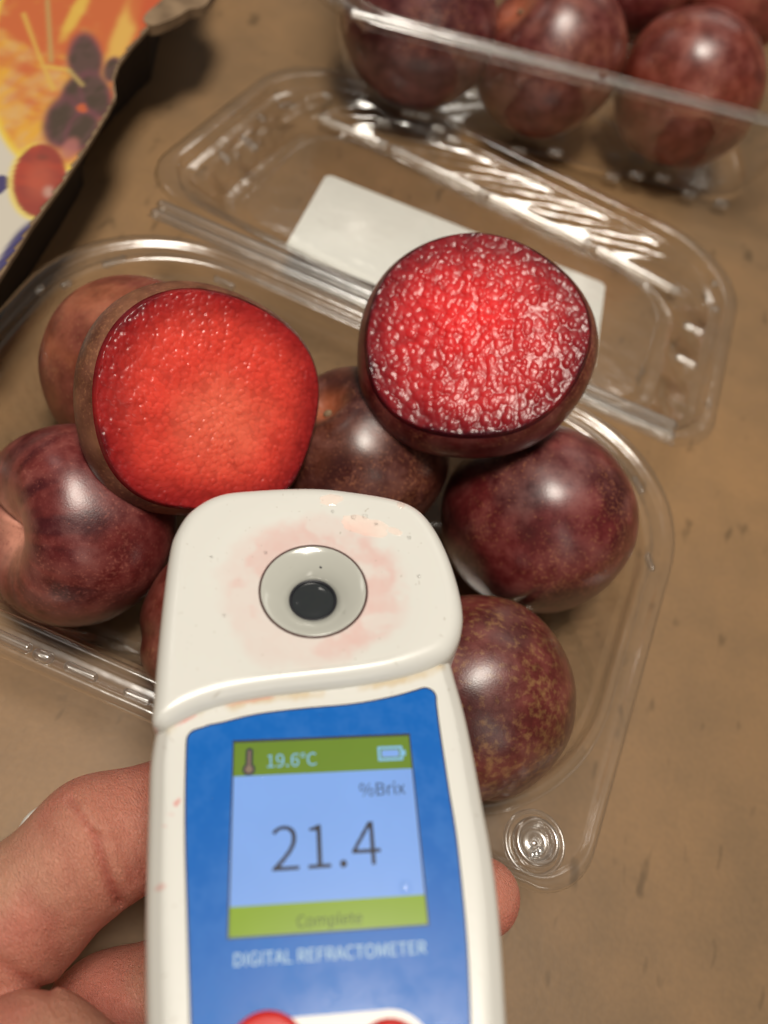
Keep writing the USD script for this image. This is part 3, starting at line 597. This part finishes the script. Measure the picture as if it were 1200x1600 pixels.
def rounded(pts, r, h=0.0): 
    p = Polygon(Ds(pts, h)); return p.buffer(-r).buffer(r, quad_segs=12)
top_ = smooth_poly(Ds([(289, 1160), (318, 1138), (350, 1130), (400, 1118), (470, 1109), (548, 1102), (600, 1093), (640, 1083), (680, 1070)]), 60, False)[5:]
right_ = smooth_poly(Ds([(676, 1060), (684, 1130), (699, 1230), (711, 1305), (720, 1385), (727, 1460), (731, 1530), (734, 1620), (738, 1820)]), 60, False)[4:]
left_ = smooth_poly(Ds([(305, 1840), (300, 1620), (295, 1450), (291, 1300), (292, 1190), (294, 1145)]), 40, False)
face = Polygon(np.vstack([top_, right_, left_])).buffer(0).buffer(-1.6).buffer(1.6, quad_segs=12)
obj('face_surround', prism(face.buffer(.28), -.2, .05), M['black'], dev, smooth=False)
obj('face_panel', prism(face, .0, .12), M['blue'], dev, smooth=False)
sw = 1.0017 * U
obj('screen_frame', prism(sbox(-.25, -sw - .2, U + .25, .42), .05, .15), M['black'], dev, smooth=False)
scr = obj('screen', prism(sbox(0, -sw, U, 0), .06, .19), M['lcd_blue'], dev, smooth=False)
y_top = D(500, 1208)[1]; y_bot = D(510, 1408)[1]
obj('status_bar', prism(sbox(0, y_top, U, -.01), .10, .21), M['lcd_green_top'], scr, smooth=False)
obj('message_bar', prism(sbox(0, -sw + .01, U, y_bot), .10, .21), M['lcd_green'], scr, smooth=False)
def write(name, text, p0, p1, m, parent, z, thin=0.0):
    a, b = D(*p0), D(*p1); s = text_shape(text, np.linalg.norm(b - a), thin); e = math.atan2(*(b - a)[::-1])
    obj(name, prism(affinity.translate(affinity.rotate(s, e, origin=(0, 0), use_radians=True), *a), z, z + .03), m, parent, smooth=False)
write('temperature_text', '19.6\u00b0C', (415, 1200), (496, 1196), M['lcd_light'], scr, .22)
write('unit_text', '%Brix', (561, 1245), (634, 1241), M['lcd_grey'], scr, .20, .1)
write('reading_text', '21.4', (421, 1363), (600, 1351), M['lcd_dark'], scr, .20, .8)
write('message_text', 'Complete', (463, 1450), (567, 1443), M['lcd_olive'], scr, .22, .5)
write('name_text', 'DIGITAL REFRACTOMETER', (363, 1511), (667, 1490), M['pale_text'], dev, .125, -.8)
# thermometer and battery marks
tb, tt = D(389, 1203), D(390, 1175)
tube = LineString([tb, tt]).buffer(.55); bulb = Point(tb).buffer(.95)
obj('thermometer_icon', prism(union_all([tube, bulb]), .20, .235), M['lcd_dark'], scr, smooth=False)
obj('thermometer_mercury', prism(union_all([LineString([tb, tt]).buffer(.2), Point(tb).buffer(.6)]), .22, .245), M['lcd_tan'], scr, smooth=False)
b0, b1 = D(592, 1189), D(627, 1167)
bb = sbox(b0[0], b0[1], b1[0], b1[1]).buffer(.1)
obj('battery_icon', prism(union_all([bb.difference(bb.buffer(-.38)), sbox(b1[0] + .1, b0[1] + .6, b1[0] + .55, b1[1] - .6)]), .20, .235), M['lcd_light'], scr, smooth=False)
obj('battery_level', prism(bb.buffer(-.6), .20, .235), M['lcd_blue'], scr, smooth=False)
# keys below the screen
c0, c1 = D(416, 1656), D(610, 1662)
plate = union_all([Point(c1).buffer(5.9, 32), sbox(c0[0], c1[1] - 5.8, c1[0], c1[1] + 5.85), Point(c0).buffer(5.2, 32)])
obj('key_plate', prism(plate, .1, .26), M['plain_white'], dev, smooth=False)
def key(c, r): return (lambda m: (m[0] + [*c, 0], m[1]))(lathe([(r, .2), (r, .6), (r - .3, .95), (r - .9, 1.1), (.01, 1.2)], 64))
obj('key', key(c0, 5.3), M['red_button'], dev); obj('key', key(c1, 4.9), M['red_button'], dev)
def bead(px, py, r, flat=.45):
    s = trimesh.creation.icosphere(3, r); s.apply_scale([1, 1, flat]); s.apply_translation([*D(px, py), .16]); return s
obj('water_drop', bead(633, 1386, .95), M['water'], dev)
for px, py, r in ((401, 1174, .25), (408, 1212, .22), (453, 1158, .18), (318, 1192, .14), (332, 1248, .14), (356, 1345, .15), (500, 1118, .16), (372, 1380, .1), (668, 1372, .12), (560, 1235, .1), (690, 1555, .12)):
    obj('water_drop', bead(px, py, r), M['water'], dev)

# ------------------------------------------------------------------ the hand under the refractometer
def J(px, py, depth): return at(px, py, depth)
def cone_sd(P, a, b, ra, rb):
    ab = b - a; t = np.clip((P - a) @ ab / (ab @ ab), 0, 1); return np.linalg.norm(P - a - t[:, None] * ab, axis=1) - (ra + (rb - ra) * t)
def smin(a, b, k): h = np.clip(.5 + .5 * (b - a) / k, 0, 1); return b * (1 - h) + a * h - k * h * (1 - h)
index = [(J(-150, 1570, 163), 13.5), (J(20, 1440, 156), 12.6), (J(152, 1318, 158), 11.9), (J(330, 1248, 171), 10.9), (J(470, 1275, 172), 8.0)]
middle = [(J(-120, 1800, 172), 13.5), (J(170, 1592, 172), 12.0), (J(440, 1480, 176), 10.2), (J(640, 1415, 174), 9.0), (J(752, 1402, 163), 7.6)]
ring_f = [(J(-40, 1990, 178), 12.5), (J(240, 1790, 180), 11.0), (J(480, 1700, 184), 9.6), (J(640, 1640, 180), 8.0)]
little = [(J(60, 2150, 180), 11.0), (J(300, 2000, 184), 9.2), (J(480, 1940, 186), 8.2), (J(600, 1900, 184), 7.0)]
thumb = [(J(-190, 1900, 165), 16.0), (J(-80, 1720, 146), 14.0), (J(40, 1690, 134), 12.5), (J(190, 1760, 126), 11.0), (J(310, 1820, 117), 9.5)]
palm = [(J(-150, 1580, 165), 14), (J(-140, 1800, 174), 15), (J(-60, 2000, 182), 15), (J(40, 2160, 184), 13)]
wrist = J(-420, 2250, 190); fore = J(-900, 2800, 205)
DIP = lambda ch, k, s: ch[k][0] * (1 - s) + ch[k + 1][0] * s
def hand_sd(P):
    out = None
    for ch in (index, middle, ring_f, little, thumb):
        d = None
        for (a, ra), (b, rb) in zip(ch[:-1], ch[1:]):
            e = cone_sd(P, a, b, ra, rb); d = e if d is None else smin(d, e, 4.0)
        out = d if out is None else smin(out, d, 2.2)
    pl = None
    for (a, ra) in palm:
        e = cone_sd(P, a, wrist, ra, 20.0); pl = e if pl is None else smin(pl, e, 9.0)
    pl = smin(pl, cone_sd(P, wrist, fore, 22.0, 30.0), 14.0); pl = smin(pl, cone_sd(P, thumb[0][0], wrist, 18, 20), 10)
    out = smin(out, pl, 6.0)
    for dist, w, dep in crease_dist(P): out = out + dep * np.exp(-(dist / w) ** 2)      # flexion creases and folds
    out = out + .35 * (fbm(P / 9.0, 2, 6) - .5)
    return out
creases = [([(112, 1252), (132, 1282), (150, 1310), (160, 1345), (172, 1378), (186, 1410)], 7, .9), ([(150, 1310), (158, 1340), (166, 1372), (184, 1408)], 12, .7),
           ([(176, 1300), (196, 1340), (206, 1375)], 7, .45), ([(190, 1290), (212, 1330), (222, 1372)], 7, .4), ([(70, 1290), (100, 1330), (108, 1380)], 14, .3),
           ([(-40, 1478), (0, 1506), (40, 1530), (76, 1548)], 10, .9), ([(40, 1400), (76, 1440), (92, 1500)], 18, .5), ([(128, 1262), (148, 1288), (178, 1300)], 8, -.5), ([(168, 1330), (186, 1372)], 12, -.5)]
def crease_dist(P):
    c = (P - EYE) @ RW; q = np.c_[600 + F * c[:, 0] / -c[:, 2], 800 - F * c[:, 1] / -c[:, 2]]
    for pts, w, dep in creases:
        d = None
        for a, b in zip(np.array(pts[:-1], float), np.array(pts[1:], float)):
            t = np.clip((q - a) @ (b - a) / ((b - a) @ (b - a)), 0, 1); e = np.hypot(*(q - a - t[:, None] * (b - a)).T); d = e if d is None else np.minimum(d, e)
        yield d, w, dep
allj = np.array([p for ch in (index, middle, ring_f, little, thumb, palm) for p, _ in ch])
lo, hi = allj.min(0) - 22, allj.max(0) + 22
hvt, hft = surface_nets(hand_sd, np.maximum(lo, [-190, -170, 10]), np.minimum(hi, [75, 110, 150]), .75)
hn = fbm(hvt / 14.0, 3, 8)
SK, SKR, SKY = (.60, .31, .215), (.60, .20, .145), (.62, .36, .235)
tipd = np.min([np.linalg.norm(hvt - c, axis=1) for c in (J(770, 1402, 160), J(250, 1270, 160), J(60, 1600, 150))], axis=0)
hcol = mixc(mixc(SK, SKY, smoothstep(.4, .65, hn)), SKR, np.clip(smoothstep(45, 6, tipd) * .8 + .3 * smoothstep(.55, .35, hn), 0, 1))
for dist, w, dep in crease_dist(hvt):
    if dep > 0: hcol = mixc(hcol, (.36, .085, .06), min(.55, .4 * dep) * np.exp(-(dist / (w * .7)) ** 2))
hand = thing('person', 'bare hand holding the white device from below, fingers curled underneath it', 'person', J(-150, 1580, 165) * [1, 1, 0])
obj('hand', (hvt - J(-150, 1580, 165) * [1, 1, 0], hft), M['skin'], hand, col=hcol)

# ------------------------------------------------------------------ printed fruit carton at the upper left
ZF = 40.0
edge_px = [(-40, 500), (0, 432), (50, 352), (100, 282), (140, 222), (170, 172), (181, 150), (178, 122), (186, 98), (205, 72), (232, 42), (252, 24), (268, 6), (290, -12), (320, -60)]
E_ = np.array([on(*p, ZF)[:2] for p in edge_px])
flap = Polygon(np.vstack([E_, E_[-1] + [-60, 160], E_[-1] + [-220, 120], E_[0] + [-170, -10]]))
CO = np.array([*on(90, 260, ZF)[:2], 0]); 
carton = thing('fruit_carton', 'white cardboard fruit carton with a printed fruit picture, at the upper left corner', 'carton', CO)
obj('flap', (lambda m: (m.vertices - CO, m.faces))(prism(flap, ZF - 1.9, ZF - .3)), M['card'], carton, smooth=False)
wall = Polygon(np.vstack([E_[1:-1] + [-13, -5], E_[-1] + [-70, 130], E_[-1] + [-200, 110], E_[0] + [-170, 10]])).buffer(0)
obj('side_wall', (lambda m: (m.vertices - CO, m.faces))(prism(wall, 0.3, ZF - 2.1)), M['card_shade_paint'], carton, smooth=False)  # near-black wall stands in for the shadow under the overhang
# the print: a sheet with the picture as colours of its points
gx, gy = np.meshgrid(np.arange(-330, -90, .9), np.arange(120, 420, .9), indexing='ij')
P = np.c_[gx.ravel(), gy.ravel(), np.full(gx.size, ZF)]
c_ = (P - EYE) @ RW; QX, QY = 600 + F * c_[:, 0] / -c_[:, 2], 800 - F * c_[:, 1] / -c_[:, 2]     # picture layout measured on the flap
nz = fbm(P / 9.0, 4, 3); nf = fbm(np.c_[P[:, 0] / 2.2, P[:, 1] / 7.0, P[:, 2]], 3, 5)
def ell(cx, cy, rx, ry, rot=0.0, soft=.06, wob=.0):
    dx, dy = QX - cx, QY - cy; cr, sr = math.cos(rot), math.sin(rot)
    r = np.hypot((dx * cr + dy * sr) / rx, (-dx * sr + dy * cr) / ry) + wob * (nz - .5); return smoothstep(1 + soft, 1 - soft, r), r
col = np.tile(np.array([.66, .62, .54]), (len(P), 1))
sw_ = smoothstep(0, 14, QY - (395 - 1.15 * QX) + 8 * np.sin(QX / 16)); col = mixc(col, (.012, .018, .16), sw_)
col = mixc(col, (.015, .02, .16), ell(-6, 290, 22, 14, -.5)[0])
k, r = ell(120, 60, 128, 205, .25, .04); col = mixc(col, (.86, .62, .05), ell(118, 62, 134, 212, .25, .03)[0])
peach = mixc(mixc((.72, .42, .16), (.80, .40, .03), smoothstep(.15, .85, nf)), (.62, .12, .03), smoothstep(.30, .70, nz + .0009 * (QX - 60) - .0012 * (QY - 120)))
col = mixc(col, peach, k)
col = mixc(col, (.80, .50, .10), .85 * ell(190, 60, 16, 75, .35, .4, .5)[0]); col = mixc(col, (.82, .56, .08), .8 * ell(118, 22, 10, 45, .5, .4, .6)[0])
col = mixc(col, (.60, .07, .02), .8 * ell(230, 10, 30, 34, .4, .3, .5)[0])
for cx, cy, rx, ry, ro in ((133, 92, 25, 38, -.1), (120, 150, 22, 34, .5), (150, 150, 22, 36, -.3), (98, 192, 27, 40, .25), (128, 205, 22, 34, .5), (176, 108, 12, 20, .3)):
    k, r = ell(cx, cy, rx * 1.12, ry * 1.08, ro, .22, .35); col = mixc(col, mixc(mixc((.028, .014, .018), (.07, .03, .04), smoothstep(.35, .65, nf)), (.15, .03, .07), smoothstep(.6, 1.05, r + .5 * (nz - .5))), k)
col = mixc(col, (.55, .09, .03), ell(128, 169, 8, 7)[0]); col = mixc(col, (.45, .14, .14), .8 * ell(110, 232, 12, 18, .5, .4)[0])
for (a, b) in (((37, 22), (62, 90)), ((62, 90), (84, 140)), ((75, 104), (108, 110)), ((108, 110), (128, 132)), ((74, 0), (80, 95))):
    a, b = np.array(a, float), np.array(b, float); t = np.clip(((QX - a[0]) * (b - a)[0] + (QY - a[1]) * (b - a)[1]) / ((b - a) @ (b - a)), 0, 1)
    dd = np.hypot(QX - a[0] - t * (b - a)[0], QY - a[1] - t * (b - a)[1]); col = mixc(col, (.74, .46, .08) if a[0] < 100 and a[0] != 74 else (.5, .36, .12), .85 * smoothstep(4.5, 2.0, dd))
k, r = ell(62, 282, 42, 57, .1, .04); col = mixc(col, (.85, .66, .10), .8 * ell(58, 284, 46, 61, .1, .05)[0] * (QX < 60))
col = mixc(col, mixc(mixc((.42, .03, .02), (.30, .02, .022), smoothstep(.4, .6, nz)), (.55, .10, .06), .5 * smoothstep(.8, .2, r)), k)
col = mixc(col, (.60, .38, .32), .7 * ell(76, 300, 8, 9, 0, .6)[0]); col = mixc(col, (.16, .02, .02), .6 * ell(66, 246, 9, 5, 0, .5)[0])
inside = contains_xy(flap.buffer(-.2), P[:, 0], P[:, 1]).reshape(gx.shape)
ix = np.arange(gx.size).reshape(gx.shape); ok = inside[:-1, :-1] & inside[1:, :-1] & inside[1:, 1:] & inside[:-1, 1:]
q = np.c_[ix[:-1, :-1][ok], ix[1:, :-1][ok], ix[1:, 1:][ok], ix[:-1, 1:][ok]]
obj('printed_sheet', (P - CO, np.vstack([q[:, :3], q[:, [0, 2, 3]]])), M['print'], carton, col=np.clip(mixc(col, (.5, .36, .2), np.full(len(col), .12)) * .92, 0, 1))
# torn strip of bare card along the far edge
tear = smooth_poly([E_[10] + [1, 1], E_[11] + [5, 2], E_[12] + [7, 1], E_[13] + [10, -2], E_[14] + [8, 0], E_[14] + [-6, 6], E_[12] + [-4, 4], E_[10] + [-4, 4]], 60)
obj('torn_edge', (lambda m: (m.vertices - CO, m.faces))(prism(Polygon(tear).buffer(0), ZF - 3.4, ZF + .5)), M['card'], carton, smooth=False)

# ------------------------------------------------------------------ small white cap on the table behind the finger
CP = on(72, 1300, 4.0); CP[2] = 0
cap = thing('white_cap', 'small round white plastic cap on the table, mostly hidden behind the finger', 'cap', CP)
obj('shell', lathe([(6.6, .1), (6.7, 2.0), (6.4, 3.6), (5.8, 4.3), (4.8, 4.6), (.01, 4.7)], 48), M['plain_white'], cap)
obj('grip_ring', lathe([(6.7, .4), (7.0, .5), (7.0, 1.4), (6.7, 1.6)], 48), M['plain_white'], cap)
